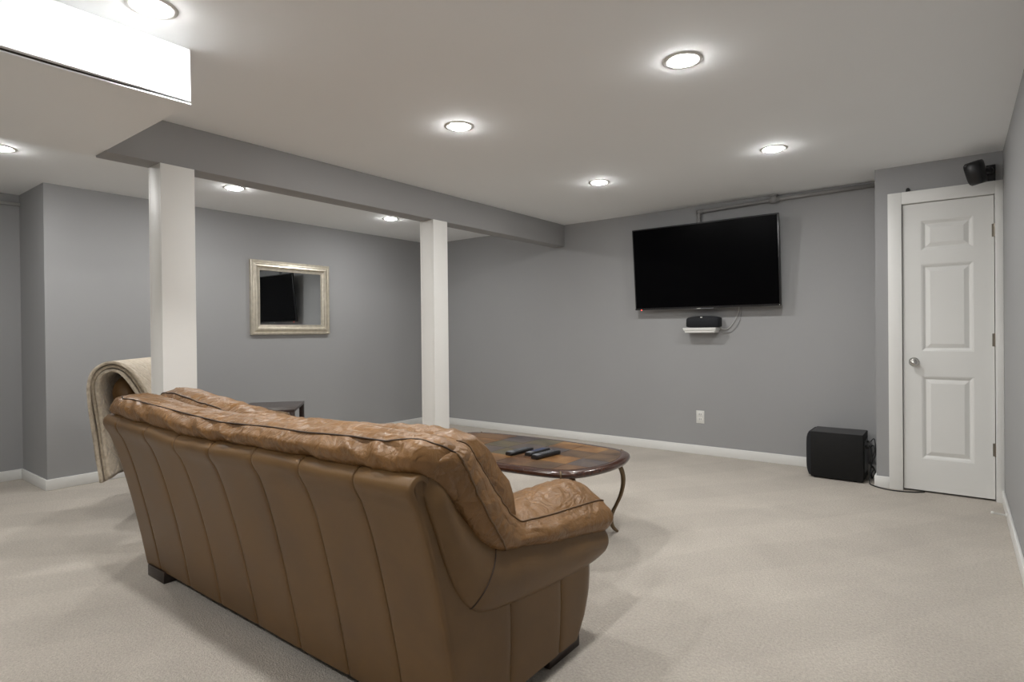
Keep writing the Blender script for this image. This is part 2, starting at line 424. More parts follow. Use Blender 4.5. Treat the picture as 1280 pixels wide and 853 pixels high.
def column(y0, y1, label):
    cx, cy = (-3.545 - 3.402) / 2, (y0 + y1) / 2
    root = empty('support_column', (cx, cy, 0)); S(root, label, 'column')
    hx, hy = (3.545 - 3.402) / 2 + 0.006, (y1 - y0) / 2
    bw = 0.016
    MB().box(-hx + bw, hx - bw, -hy + bw, hy - bw, 0, BZ).build('core', 'column', root)
    MB().box(hx - bw, hx, -hy, hy, 0, BZ).build('board', 'column', root, bevel=0.002)
    MB().box(-hx, -hx + bw, -hy, hy, 0, BZ).build('board', 'column', root, bevel=0.002)
    MB().box(-hx + bw + 0.001, hx - bw - 0.001, -hy, -hy + bw, 0, BZ).build('board', 'column', root, bevel=0.002)
    MB().box(-hx + bw + 0.001, hx - bw - 0.001, hy - bw, hy, 0, BZ).build('board', 'column', root, bevel=0.002)
column(1.345, 1.522, 'square white boxed column by the soffit corner behind the sofa end')
column(3.395, 3.560, 'square white boxed column near the corner of mirror wall and television wall')

# ================================================================== DOWNLIGHTS
def downlight(x, y, label, group=None):
    root = empty('downlight', (x, y, H)); tag(root, label, 'downlight', group)
    MB().lathe([(0.0578, -0.001), (0.0595, -0.0035), (0.070, -0.0035), (0.083, -0.001), (0.083, 0.0), (0.0578, 0.0)], n=40).build('trim_ring', 'whiteplastic', root, smooth=True)
    MB().lathe([(0.001, -0.0130), (0.024, -0.0122), (0.042, -0.0096), (0.053, -0.0055), (0.0575, -0.001), (0.001, -0.001)], n=24).build('lens', 'lens', root, smooth=True)
for x, y, lab in [
    (-2.262, 0.875, 'lit recessed downlight close beside the white soffit face'),
    (-2.228, 2.441, 'lit recessed downlight over the coffee table and sofa seat'),
    (-2.218, 4.040, 'lit recessed downlight before the television, nearer the grey beam'),
    (-0.935, 2.454, 'lit recessed downlight above the open carpet in the middle of the room'),
    (-0.935, 4.014, 'lit recessed downlight before the television, nearer the closet door'),
    (-4.542, 2.338, 'lit recessed downlight beyond the beam, between the two white columns'),
    (-4.565, 3.955, 'lit recessed downlight beyond the beam, near the mirror wall corner'),
    (-4.672, 0.943, 'lit recessed downlight beyond the soffit, near the return wall'),
    (-0.935, 0.880, 'lit recessed downlight behind the sofa, nearer the side wall'),
    (-2.240, -0.720, 'lit recessed downlight beside the soffit in the rear of the room'),
    (-0.935, -0.720, 'lit recessed downlight by the side wall in the rear of the room'),
    (-4.620, -0.720, 'lit recessed downlight beyond the soffit in the rear of the room')]:
    downlight(x, y, lab, 'recessed downlights in the ceiling')

# ================================================================== SOFA
SO = Vector((-2.125, 1.55, 0.0))
def sub(P, o=SO): return np.asarray(P, float) - np.array([o.x, o.y, o.z])

def interp(x, xs, ys): return float(np.interp(x, xs, ys))
RAIL_SAG = ([-3.13, -2.7, -2.42, -2.13, -1.85, -1.58, -1.07], [0.0, -0.014, -0.026, -0.022, -0.012, -0.010, 0.002])
PIPE_Z = ([-3.13, -2.9, -2.65, -2.36, -2.10, -1.81, -1.57, -1.36, -1.07], [0.872, 0.877, 0.866, 0.854, 0.845, 0.857, 0.860, 0.870, 0.872])
RIDGE_Z = ([-3.13, -3.03, -2.80, -2.55, -2.14, -1.83, -1.48, -1.33, -1.15, -1.07], [0.885, 0.892, 0.877, 0.858, 0.862, 0.876, 0.887, 0.884, 0.886, 0.87])
FRONT_Z = ([-3.13, -2.95, -2.73, -2.46, -2.10, -1.70, -1.30, -1.07], [0.893, 0.905, 0.888, 0.865, 0.836, 0.850, 0.872, 0.855])

def make_sofa():
    root = empty('sofa', SO); tag(root, 'brown leather three seat sofa with pillow arms seen from behind', 'sofa')
    # --- rear shell: cross-section (y, z), bottom rear edge up over the rail and down inside
    sec = cr_spline([(1.172, 0.050), (1.166, 0.080), (1.138, 0.230), (1.103, 0.400), (1.060, 0.580), (1.026, 0.690), (1.002, 0.738), (0.994, 0.765), (1.002, 0.788), (1.022, 0.800), (1.046, 0.797), (1.066, 0.780), (1.082, 0.740)], 40)
    seams = [-3.165, -3.005, -2.705, -2.425, -2.140, -1.850, -1.580, -1.315, -1.085]
    # normals of the section
    tg = np.gradient(sec, axis=0); nr = np.stack([-tg[:, 1], tg[:, 0]], 1); nr /= np.linalg.norm(nr, axis=1)[:, None]
    def shell(x, off):
        sag = interp(x, *RAIL_SAG)
        P = []
        for k in range(len(sec)):
            y, z = sec[k] + nr[k] * off
            wgt = max(0, min(1, (z - 0.3) / 0.45)); z2 = z + sag * wgt * wgt
            b = 0.006 * nz(x * 1.7, z * 2.0, 3.1)
            P.append((x, y - b * (1 if k < 26 else 0), z2))
        return P
    core = [shell(x, -0.010) for x in np.linspace(-3.115, -1.135, 40)]
    Q = [[*row, (row[0][0], 1.30, 0.60), (row[0][0], 1.36, 0.30), (row[0][0], 1.36, 0.05)] for row in core]
    MB().grid(sub(Q), closed_v=True, cap_u=True).build('back_frame', 'seam', root, smooth=False)
    for a, b in zip(seams[:-1], seams[1:]):
        n = 12; rows = []
        for i in range(n + 1):
            s = i / n; s2 = 0.5 - 0.5 * math.cos(math.pi * s)
            x = a + 0.0008 + (b - a - 0.0016) * s2
            e = abs(2 * s2 - 1)
            rows.append(shell(x, 0.0018 * (1 - e ** 14) - 0.0030 * e ** 50))
        first = [(p[0] + 0.001, p[1] + 0.012 * 0, p[2]) for p in shell(a, -0.016)]
        last = [(p[0] - 0.001, p[1], p[2]) for p in shell(b, -0.016)]
        MB().grid(sub([first] + rows + [last])).build('back_panel', 'leather', root, smooth=True)
    # --- base under the seats, with front rail
    MB().box(-3.12 - SO.x, -1.13 - SO.x, 1.30 - SO.y, 1.90 - SO.y, 0.05, 0.30).build('base', 'leather', root, bevel=0.03, seg=3)
    MB().box(-3.12 - SO.x, -1.13 - SO.x, 1.19 - SO.y, 1.31 - SO.y, 0.052, 0.12).build('base_rail', 'seam', root)

    # --- sides, built for the right-hand end and mirrored for the other
    O = [(1.030, 0.792), (1.048, 0.726), (1.084, 0.633), (1.120, 0.538), (1.164, 0.447), (1.212, 0.382), (1.272, 0.346), (1.398, 0.322), (1.642, 0.300), (1.870, 0.292), (1.975, 0.300), (2.005, 0.318)]
    I = [(1.075, 0.815), (1.105, 0.775), (1.150, 0.715), (1.200, 0.645), (1.270, 0.575), (1.335, 0.535), (1.400, 0.515), (1.480, 0.505), (1.660, 0.475), (1.870, 0.435), (1.985, 0.410), (2.020, 0.390)]
    L = [(1.050, 0.835), (1.078, 0.790), (1.124, 0.735), (1.172, 0.670), (1.250, 0.575), (1.335, 0.512), (1.440, 0.484), (1.617, 0.451), (1.823, 0.414), (1.980, 0.390), (2.045, 0.392)]
    U = [(1.178, 0.862), (1.234, 0.838), (1.282, 0.790), (1.318, 0.735), (1.395, 0.625), (1.470, 0.557), (1.545, 0.540), (1.690, 0.520), (1.860, 0.504), (2.010, 0.490), (2.075, 0.470)]
    yrear = lambda z: float(np.interp(z, [0.05, 0.23, 0.40, 0.58, 0.69, 0.74, 0.8], [1.172, 1.138, 1.103, 1.060, 1.030, 1.015, 1.010]))
    def mir(P, s):
        P = np.array(P, float)
        if s < 0: P[..., 0] = 2 * SO.x - P[..., 0]
        return sub(P)
    for s in (1, -1):
        seed = 0.0 if s > 0 else 17.3
        # lower side panels
        cuts = [None, 1.408, 1.690, None]
        for k in range(3):
            rows = []
            n, m = 14, 16
            ztop = 0.79 if k == 0 else 0.42
            for i in range(n + 1):
                t = i / n; t2 = 0.5 - 0.5 * math.cos(math.pi * t); col = []
                for j in range(m + 1):
                    z = 0.05 + (ztop - 0.05) * j / m
                    if k == 0:
                        ya = yrear(z) + 0.004; yb = 1.408 if z < 0.40 else float(np.interp(z, [0.40, 0.5, 0.65, 0.79], [1.408, 1.28, 1.17, 1.06]))
                    elif k == 1: ya, yb = 1.408, 1.690
                    else: ya, yb = 1.690, float(np.interp(z, [0.05, 0.12, 0.20, 0.28, 0.42], [1.845, 1.895, 1.925, 1.935, 1.93]))
                    e = abs(2 * t2 - 1)
                    puff = 0.003 * (1 - e ** 8) - 0.003 * e ** 40
                    x = -1.100 + puff + 0.010 * math.sin(math.pi * min(1, (z - 0.05) / 0.40)) + 0.004 * max(0, (z - 0.45) / 0.35)
                    if k == 2: x -= 0.10 * max(0, (t2 - 0.70) / 0.30) ** 3
                    yy = ya + (yb - ya) * t2
                    if k < 2 or t2 < .5: yy -= 0.02 * ((yy - 1.17) / .5 if k == 0 else 1) * (0.5 - min(z, .5)) * (1 if k == 1 or (k == 2 and t2 < .5) else 0) * 0
                    col.append((x, yy, z))
                rows.append(col)
            inn = [[(p[0] - 0.022, p[1], p[2]) for p in rows[0]]]
            inn2 = [[(p[0] - 0.022, p[1], p[2]) for p in rows[-1]]]
            MB().grid(mir(inn + rows + inn2, s)).build('side_panel', 'leather', root, smooth=True)
        MB().box(*( (-1.135 - SO.x, -1.108 - SO.x) if s > 0 else (-(-1.108 - SO.x), -(-1.135 - SO.x))), 1.20 - SO.y, 1.82 - SO.y, 0.053, 0.42).build('side_backing', 'seam', root)
        # outer arm roll: bulging strip between O and I
        n, m = 64, 18
        Oc, Ic = cr_spline(O, n), cr_spline(I, n)
        rows = []
        for i in range(n):
            t = i / (n - 1); ring = []
            endf = min(1.0, (1 - t) / 0.07) ** 0.5
            for j in range(m):
                q = j / (m - 1)
                y, z = Oc[i] * (1 - q) + Ic[i] * q
                b = (math.sin(math.pi * min(1, q * 0.86 + 0.07)) ** 0.55)
                amp = 0.052 * min(1, 0.35 + t * 5) * (0.25 + 0.75 * endf)
                x = -1.118 + amp * b + 0.004 * nz(y * 5, z * 5, seed) - 0.02 * (1 - endf)
                if j == 0: x = -1.125
                ring.append((x, y, z))
            for q, xx in ((0.92, -1.24), (0.5, -1.26), (0.08, -1.24)):
                y, z = Oc[i] * (1 - q) + Ic[i] * q
                ring.append((xx, y, z))
            rows.append(ring)
        roll = MB().grid(mir(rows, s), closed_v=True, cap_u=True).build('arm_roll', 'leather', root, smooth=True)
        # seam across the roll
        k = 29
        ln = [(rows[k][j][0] + 0.0005, *rows[k][j][1:]) for j in range(0, m)]
        MB().tube(mir(ln, s), 0.0028, 6).build('seam', 'seam', roll, smooth=True)
        # pillow that runs down the end of the back and forward along the arm
        n, m = 110, 44
        Lc, Uc = cr_spline(L, n), cr_spline(U, n)
        rows = []
        for i in range(n):
            t = i / (n - 1)
            l_, u_ = Lc[i], Uc[i]; d = u_ - l_
            arm = max(0, min(1, (t - 0.45) / 0.15)); arm = arm * arm * (3 - 2 * arm)
            hmp = (0.055 * (1 - arm) + 0.075 * arm) * (0.35 + 0.65 * min(1, t / 0.15)) * (1.0 if t < 0.85 else max(0.1, 1 - ((t - 0.85) / 0.15) ** 2 * 0.9))
            dl = np.linalg.norm(d); dn = d / dl
            def pt(a, h, x): 
                p = l_ + d * a + dn * h
                return (x, p[0], p[1])
            xin = -1.40 + 0.04 * (1 - arm)
            ctrl = [pt(0.02, 0, -1.30), pt(-0.01, 0, -1.18), pt(0.03, 0, -1.105), pt(0.20, 0, -1.076), pt(0.50, 0, -1.066), pt(0.82, 0, -1.082), pt(0.97, 0, -1.104), pt(1.0, 0.012, -1.122), pt(1, hmp * 0.62, -1.165), pt(1, hmp * 0.98, -1.225), pt(1, hmp * 0.90, -1.30), pt(1, hmp * 0.3, -1.37), pt(0.75, 0, xin), pt(0.3, 0, xin + 0.01)]
            ring = cr_spline(ctrl, m, closed=True)
            # round off both ends
            c = ring.mean(axis=0)
            te = min(1.0, (1 - t) / 0.075); sc = math.sqrt(max(0, 1 - (1 - te) ** 2)) * 0.72 + 0.28
            tb = min(1.0, t / 0.05); sc *= math.sqrt(max(0, 1 - (1 - tb) ** 2)) * 0.55 + 0.45
            ring = c + (ring - c) * sc
            # folds
            for j in range(m):
                p = ring[j]; v = ring[j] - c; vn = v / (np.linalg.norm(v) + 1e-6)
                top = max(0, math.sin(2 * math.pi * (j / m) - 2.6)) if True else 0
                f1 = abs(nz(p[1] * 16 + p[0] * 9 + seed, p[2] * 13 - p[0] * 5, 1.0))
                f2 = nz(p[0] * 6 + seed, p[1] * 6, p[2] * 6)
                f3 = abs(nz(p[1] * 34 + p[0] * 20, p[2] * 26 + seed, 4.0))
                amp = 0.016 if 8 <= (j / m * 14) < 12.5 else 0.008
                ring[j] = p + vn * (amp * (0.30 - f1) + 0.010 * f2 + amp * 0.45 * (0.25 - f3)) * sc
            rows.append(ring)
        rows = np.array(rows)
        cu = MB().grid(mir(rows, s), closed_v=True, cap_u=True).build('arm_pillow', 'leather_soft', root, smooth=True)
        jU = int(round(7 / 14 * m)); jP = int(round(3.4 / 14 * m))
        MB().tube(mir(rows[4:-4, jU] + np.array([0.002, 0, 0.001]), s), 0.0030, 6).build('piping', 'piping', cu, smooth=True)
        # second piping line: from the top rear corner, closing on the lower edge where the arm begins
        P1 = cr_spline([(1.148, 0.840), (1.204, 0.757), (1.271, 0.646), (1.325, 0.565), (1.372, 0.508)], 40)
        outer = rows[:80, int(2.2 / 14 * m):int(7.5 / 14 * m)].reshape(-1, 3)
        ln = []
        for (py, pz) in P1:
            dd = (outer[:, 1] - py) ** 2 + (outer[:, 2] - pz) ** 2
            near = np.argsort(dd)[:4]; wt = 1 / (dd[near] + 1e-6)
            ln.append((float((outer[near, 0] * wt).sum() / wt.sum()) + 0.0015, py, pz))
        if s > 0: p1_start = ln[0]; arm_rows = rows
        else: p1_start_l = (2 * SO.x - ln[0][0], ln[0][1], ln[0][2])
        MB().tube(mir(ln, s), 0.0032, 6).build('piping', 'piping', cu, smooth=True)
        # foot front and rear
        for (ya, yb) in ((1.655, 1.855), (1.160, 1.300)):
            xa, xb = (-1.27, -1.118) if ya > 1.5 else (-1.30, -1.118)
            if s < 0: xa, xb = 2 * SO.x - xb, 2 * SO.x - xa
            z1 = 0.056
            MB().box(xa - SO.x, xb - SO.x, ya - SO.y, yb - SO.y, 0, z1).build('foot', 'darkwood', root, bevel=0.004)

    # --- long rear roll of the back cushion
    n, m = 220, 44
    rows = []
    for i in range(n):
        t = i / (n - 1); x = -3.150 + (2.075) * t
        zp, zr, sg = interp(x, *PIPE_Z), interp(x, *RIDGE_Z), interp(x, *RAIL_SAG)
        zb = 0.792 + sg
        dg = 0.012 * abs(nz(x * 3.1, 0, 8))
        ctrl = [(1.12, zb - 0.06), (1.06, zb - 0.012), (1.012, zb + 0.016), (0.996, (zb + zp) / 2 + 0.010), (1.006, zp - 0.012), (1.026, zp + 0.004), (1.052, (zp + zr) / 2 + 0.006), (1.09, zr - 0.002), (1.13, zr), (1.17, zr - 0.010), (1.21, zr - 0.045), (1.23, zr - 0.12), (1.18, zb - 0.10)]
        ring = cr_spline(ctrl, m, closed=True)
        ring = np.column_stack([np.full(m, x), ring])
        c = ring.mean(axis=0)
        te = min(1.0, min(t, 1 - t) / 0.020); sc = math.sqrt(max(0, 1 - (1 - te) ** 2)) * 0.50 + 0.50
        ring[:, 1:] = c[1:] + (ring[:, 1:] - c[1:]) * sc
        for j in range(m):
            p = ring[j]; v = p - c; vn = v / (np.linalg.norm(v) + 1e-6)
            dgl = p[0] * 7.5 + p[2] * 13
            f1 = abs(nz(dgl, p[2] * 4 - p[0] * 2.0, 2.0)); f2 = nz(p[0] * 5, p[1] * 5, p[2] * 5 + 9)
            f3 = abs(nz(p[0] * 26, p[1] * 22 + p[2] * 10, 5.0)); f4 = abs(nz(p[0] * 9 - p[1] * 14, p[1] * 18, 7.7))
            u = j / m * 13
            if 1.5 < u < 5.0: dd = 0.024 * (0.22 - f1) + 0.004 * (0.2 - f3)
            elif u >= 5.3: dd = 0.014 * (0.25 - f4) + 0.008 * (0.2 - f3)
            else: dd = 0.0
            ring[j] = p + vn * (dd + 0.004 * f2) * sc
        rows.append(ring)
    rows = np.array(rows)
    bc = MB().grid(sub(rows), closed_v=True, cap_u=True).build('back_cushion', 'leather_soft', root, smooth=True)
    jp = int(round(5.0 / 13 * m))
    tp = [tuple(q) for q in rows[14:-14, jp] + np.array([0, -0.002, 0.001])]
    from mathutils.bvhtree import BVHTree
    def tree(g):
        n_, m_ = g.shape[:2]; vs = [Vector(v) for v in g.reshape(-1, 3)]
        return BVHTree.FromPolygons(vs, [(i * m_ + j, (i + 1) * m_ + j, (i + 1) * m_ + (j + 1) % m_, i * m_ + (j + 1) % m_) for i in range(n_ - 1) for j in range(m_)])
    tc_ = tree(rows)
    def wrap(a, b, g, sg):
        ta = tree(g); out = []
        mid = (b[0] * 0.8 + a[0] * 0.2, a[1] * 0.55 + b[1] * 0.45, a[2] + 0.002)
        d = Vector((0.62 * sg, -0.55, 0.56)).normalized()
        for q in cr_spline([a, mid, b], 14)[1:-1]:
            o_ = Vector(q) + d * 0.2; best = None
            for t_ in (tc_, ta):
                h = t_.ray_cast(o_, -d)
                if h[0] is not None and (best is None or h[3] < best[1]): best = (h[0], h[3])
            out.append(tuple(best[0] + d * 0.001) if best else tuple(q))
        return out
    left_g = np.array(arm_rows); left_g[..., 0] = 2 * SO.x - left_g[..., 0]
    tp = [p1_start_l] + list(reversed(wrap(tp[0], p1_start_l, left_g, -1))) + tp + wrap(tp[-1], p1_start, arm_rows, 1) + [p1_start]
    MB().tube(sub(cr_spline(tp, 260)), 0.0025, 6).build('piping', 'seam', bc, smooth=True)

    # --- three front back pillows
    edges = [-3.085, -2.465, -1.77, -1.15]
    for q in range(3):
        xa, xb = edges[q], edges[q + 1]
        n, m = 70, 40; rows = []
        for i in range(n):
            t = i / (n - 1); x = xa - 0.012 + (xb - xa + 0.024) * t
            zf = interp(x, *FRONT_Z)
            ctrl = [(1.20, 0.55), (1.17, 0.72), (1.175, zf - 0.06), (1.205, zf - 0.012), (1.26, zf + 0.004), (1.33, zf - 0.008), (1.395, zf - 0.055), (1.44, zf - 0.12), (1.495, 0.67), (1.53, 0.56), (1.51, 0.485), (1.38, 0.46), (1.26, 0.48)]
            ring = np.column_stack([np.full(m, x), cr_spline(ctrl, m, closed=True)])
            c = ring.mean(axis=0)
            te = min(1.0, min(t, 1 - t) / 0.10); sc = math.sqrt(max(0, 1 - (1 - te) ** 2)) * 0.22 + 0.78
            if te < 0.02: sc = 0.5
            ring[:, 1:] = c[1:] + (ring[:, 1:] - c[1:]) * sc
            for j in range(m):
                p = ring[j]; v = p - c; vn = v / (np.linalg.norm(v) + 1e-6)
                f1 = abs(nz(p[0] * 12 + p[1] * 8, p[1] * 12 + q * 5, p[2] * 7)); f2 = nz(p[0] * 5, p[1] * 6, p[2] * 5 + q)
                f3 = abs(nz(p[0] * 28, p[1] * 26, p[2] * 26))
                ring[j] = p + vn * (0.018 * (0.25 - f1) + 0.006 * f2 + 0.008 * (0.2 - f3))
            rows.append(ring)
        rows = np.array(rows)
        bp_ = MB().grid(sub(rows), closed_v=True, cap_u=True).build('back_pillow', 'leather_soft', root, smooth=True)
        MB().tube(sub(rows[2:-2, int(round(3.0 / 13 * m))] + np.array([0, -0.001, 0.002])), 0.0030, 6).build('piping', 'seam', bp_, smooth=True)
    # --- three seat cushions
    edges = [-2.845, -2.350, -1.865, -1.40]
    for q in range(3):
        xa, xb = edges[q], edges[q + 1]
        n, m = 30, 36; rows = []
        for i in range(n):
            t = i / (n - 1); x = xa + 0.003 + (xb - xa - 0.006) * t
            e = abs(2 * t - 1); k = (1 - e ** 6)
            ctrl = [(1.40, 0.30), (1.38, 0.40), (1.42, 0.455), (1.60, 0.470 - 0.01 * e), (1.80, 0.468), (1.93, 0.452), (1.985, 0.40), (1.985, 0.32), (1.93, 0.285), (1.65, 0.285)]
            ring = np.column_stack([np.full(m, x), cr_spline(ctrl, m, closed=True)]); c = ring.mean(axis=0)
            ring[:, 1:] = c[1:] + (ring[:, 1:] - c[1:]) * (0.86 + 0.14 * k)
            for j in range(m):
                p = ring[j]; ring[j][2] += 0.008 * nz(p[0] * 7, p[1] * 7, q)
            rows.append(ring)
        MB().grid(sub(rows), closed_v=True, cap_u=True).build('seat_cushion', 'leather_soft', root, smooth=True)
    return root
make_sofa()

# ================================================================== ARMCHAIR and BLANKET
CA = math.radians(50.0)      # the chair is turned: its own +y faces the room, its own x runs along the back
CN = Vector((-4.11, 1.386, 0))      # near end of the chair back on the floor plan
E_ = Vector((-math.sin(CA), math.cos(CA), 0))     # along the back, away from the sofa
F_ = Vector((math.cos(CA), math.sin(CA), 0))      # the way the chair faces
CRZ = math.atan2(E_.y, E_.x) - math.pi            # local -x = E_, local +y -> F_ side
def make_chair():
    # local frame: x from 0 (near end) to -0.86 (far end) along E_, y forward along F_
    root = empty('armchair', CN, CRZ); tag(root, 'brown leather armchair behind the column with cream throw over its back', 'armchair')
    wd = 0.86
    n, m = 30, 36; rows = []
    for i in range(n):
        t = i / (n - 1); x = -0.02 - (wd - 0.04) * t
        e = abs(2 * t - 1)
        ctrl = [(0.20, 0.13), (0.13, 0.30), (0.00, 0.60), (-0.066, 0.80), (-0.072, 0.875), (-0.040, 0.915), (0.000, 0.905), (0.045, 0.84), (0.12, 0.70), (0.24, 0.46), (0.27, 0.20)]
        ring = np.column_stack([np.full(m, x), cr_spline(ctrl, m, closed=True)]); c = ring.mean(axis=0)
        ring[:, 1:] = c[1:] + (ring[:, 1:] - c[1:]) * (1 - 0.14 * e ** 8)
        for j in range(m):
            p = ring[j]; ring[j][1] += 0.008 * nz(p[0] * 6, p[2] * 6, 31)
        rows.append(ring)
    MB().grid(rows, closed_v=True, cap_u=True).build('backrest', 'leather', root, smooth=True)
    for xa, xb in ((-0.01, -0.19), (-wd + 0.19, -wd + 0.01)):
        n = 26; rows = []
        for i in range(n):
            t = i / (n - 1); y = 0.17 + 0.70 * t
            zt = 0.60 - 0.05 * t ** 2
            cx = (xa + xb) / 2; hw = abs(xa - xb) / 2
            ctrl = [(cx - hw * 0.9, 0.08), (cx - hw * 0.9, 0.40), (cx - hw, zt - 0.06), (cx - hw * 0.6, zt), (cx + hw * 0.6, zt), (cx + hw, zt - 0.06), (cx + hw * 0.9, 0.40), (cx + hw * 0.9, 0.08)]
            rg = cr_spline(ctrl, 32, closed=True); ring = np.column_stack([rg[:, 0], np.full(32, y), rg[:, 1]]); c = ring.mean(axis=0)
            te = min(1, (1 - t) / 0.10); sc = 0.75 + 0.25 * math.sqrt(max(0, 1 - (1 - te) ** 2))
            rows.append(c + (ring - c) * np.array([sc, 1, 1 - (1 - sc) * 0.3]))
        MB().grid(rows, closed_v=True, cap_u=True).build('arm', 'leather', root, smooth=True)
    MB().box(-wd + 0.17, -0.17, 0.22, 0.82, 0.08, 0.30).build('base', 'leather', root, bevel=0.03, seg=3)
    n, m = 24, 32; rows = []
    for i in range(n):
        t = i / (n - 1); x = -0.195 - (wd - 0.39) * t; e = abs(2 * t - 1)
        ctrl = [(0.20, 0.31), (0.19, 0.40), (0.24, 0.455), (0.45, 0.475), (0.72, 0.465), (0.85, 0.44), (0.88, 0.37), (0.84, 0.31), (0.5, 0.30)]
        ring = np.column_stack([np.full(m, x), cr_spline(ctrl, m, closed=True)]); c = ring.mean(axis=0)
        ring[:, 1:] = c[1:] + (ring[:, 1:] - c[1:]) * (1 - 0.12 * e ** 6)
        rows.append(ring)
    MB().grid(rows, closed_v=True, cap_u=True).build('seat_cushion', 'leather_soft', root, smooth=True)
    for x in (-0.10, -wd + 0.10):
        for y in (0.27, 0.78):
            MB().box(x - 0.04, x + 0.04, y - 0.04, y + 0.04, 0, 0.10).build('foot', 'darkwood', root, bevel=0.004)
    return root
make_chair()

def make_blanket():
    root = empty('throw_blanket', CN, CRZ); tag(root, 'cream quilted throw blanket folded over the armchair back', 'blanket')
    # (y, z) of the three folded layers, rear hem -> over the top -> front hem
    base = [(-0.040, 0.310), (-0.054, 0.44), (-0.072, 0.62), (-0.090, 0.78), (-0.094, 0.870), (-0.076, 0.922), (-0.036, 0.945), (0.012, 0.932), (0.055, 0.880), (0.095, 0.815), (0.125, 0.765), (0.150, 0.715), (0.166, 0.675)]
    base = np.array(base)
    tg = np.gradient(base, axis=0); nr = np.stack([-tg[:, 1], tg[:, 0]], 1); nr /= np.linalg.norm(nr, axis=1)[:, None]
    for k, (off, zs, x0, x1) in enumerate([(0.002, 0.0, 0.055, -0.60), (0.026, -0.015, 0.045, -0.59), (0.050, -0.03, 0.06, -0.61)]):
        th = 0.017
        n, m = 36, 60; rows = []
        def prof(o, x):
            c = base + nr * o
            return c
        for i in range(n):
            t = i / (n - 1); x = x0 + (x1 - x0) * t
            a = cr_spline(base + nr * off, m); b = cr_spline(base + nr * (off + th), m)[::-1]
            ring = np.vstack([a, b])
            pts = []
            for y, z in ring:
                wob = 0.010 * nz(x * 5 + k * 3, z * 3, y * 3) + 0.016 * nz(x * 2.5, k * 2 + 7, z * 1.6) * max(0, min(1, (0.9 - z) * 2.0))
                sg = -1 if y < 0 else 1
                hz = zs * (1 if z < 0.5 else 0)
                hem = 0.012 * nz(x * 9, k, 1) if z < 0.4 or (y > 0.16 and z < 0.69) else 0
                y2 = y + sg * wob * (0.4 if z > 0.9 else 1)
                if k == 0 and sg < 0: y2 += 0.02 * max(0, 0.8 - z)
                pts.append((x + 0.010 * nz(z * 4, k * 5, y * 4), y2, z + hz + hem))
            rows.append(pts)
        MB().grid(rows, closed_v=True, cap_u=True).build('blanket_layer', 'blanket', root, smooth=True)
make_blanket()

# ================================================================== SIDE TABLE
def make_side_table():
    c = Vector((-4.27, 2.67, 0))
    root = empty('side_table', c, CRZ); tag(root, 'dark espresso wood end table standing before the mirror wall', 'table')
    # local x: 0 -> -0.62 along E_, y: 0 -> -0.45 (back from the room)
    z = 0.555; lx, ly = -0.62, -0.46
    MB().box(lx, 0, ly, 0, z - 0.022, z).build('table_top', 'side_wood', root, bevel=0.002)
    for x in (-0.001, lx + 0.041):
        for y in (-0.001, ly + 0.041):
            MB().box(x - 0.04, x, y - 0.04, y, 0, z - 0.022).build('leg', 'side_wood', root, bevel=0.002)
    MB().box(lx + 0.04, -0.04, ly + 0.02, ly + 0.035, z - 0.065, z - 0.022).build('apron', 'side_wood', root)
    MB().box(lx + 0.04, -0.04, ly + 0.02, -0.02, 0.16, 0.18).build('shelf', 'side_wood', root)
make_side_table()

# ================================================================== COFFEE TABLE
CT = Vector((-2.125, 2.788, 0)); CZ = 0.462
def bowed(hx, hy, bx, by, n=18, rc=0.035):
    """rectangle with corners (hx, hy), ends bowed out by bx and sides by by"""
    out = []
    for k in range(n):  # right end, from (hx,-hy) to (hx,hy)
        s = -1 + 2 * (k + 0.5) / n; out.append((hx + bx * (1 - s * s), hy * s))
    for k in range(n):
        s = 1 - 2 * (k + 0.5) / n; out.append((hx * s, hy + by * (1 - s * s)))
    for k in range(n):
        s = 1 - 2 * (k + 0.5) / n; out.append((-hx - bx * (1 - s * s), hy * s))
    for k in range(n):
        s = -1 + 2 * (k + 0.5) / n; out.append((hx * s, -hy - by * (1 - s * s)))
    P = np.array(out)
    for _ in range(3): P = 0.5 * P + 0.25 * np.roll(P, 1, 0) + 0.25 * np.roll(P, -1, 0)
    return P
def clip_poly(poly, conv):
    out = list(poly); n = len(conv)
    for i in range(n):
        a, b = conv[i], conv[(i + 1) % n]; inp = out; out = []
        side = lambda p: (b[0] - a[0]) * (p[1] - a[1]) - (b[1] - a[1]) * (p[0] - a[0])
        for k in range(len(inp)):
            p, q = inp[k], inp[(k + 1) % len(inp)]; sp, sq = side(p), side(q)
            if sp >= 0: out.append(p)
            if (sp >= 0) != (sq >= 0):
                t = sp / (sp - sq); out.append((p[0] + (q[0] - p[0]) * t, p[1] + (q[1] - p[1]) * t))
        if not out: return []
    return out
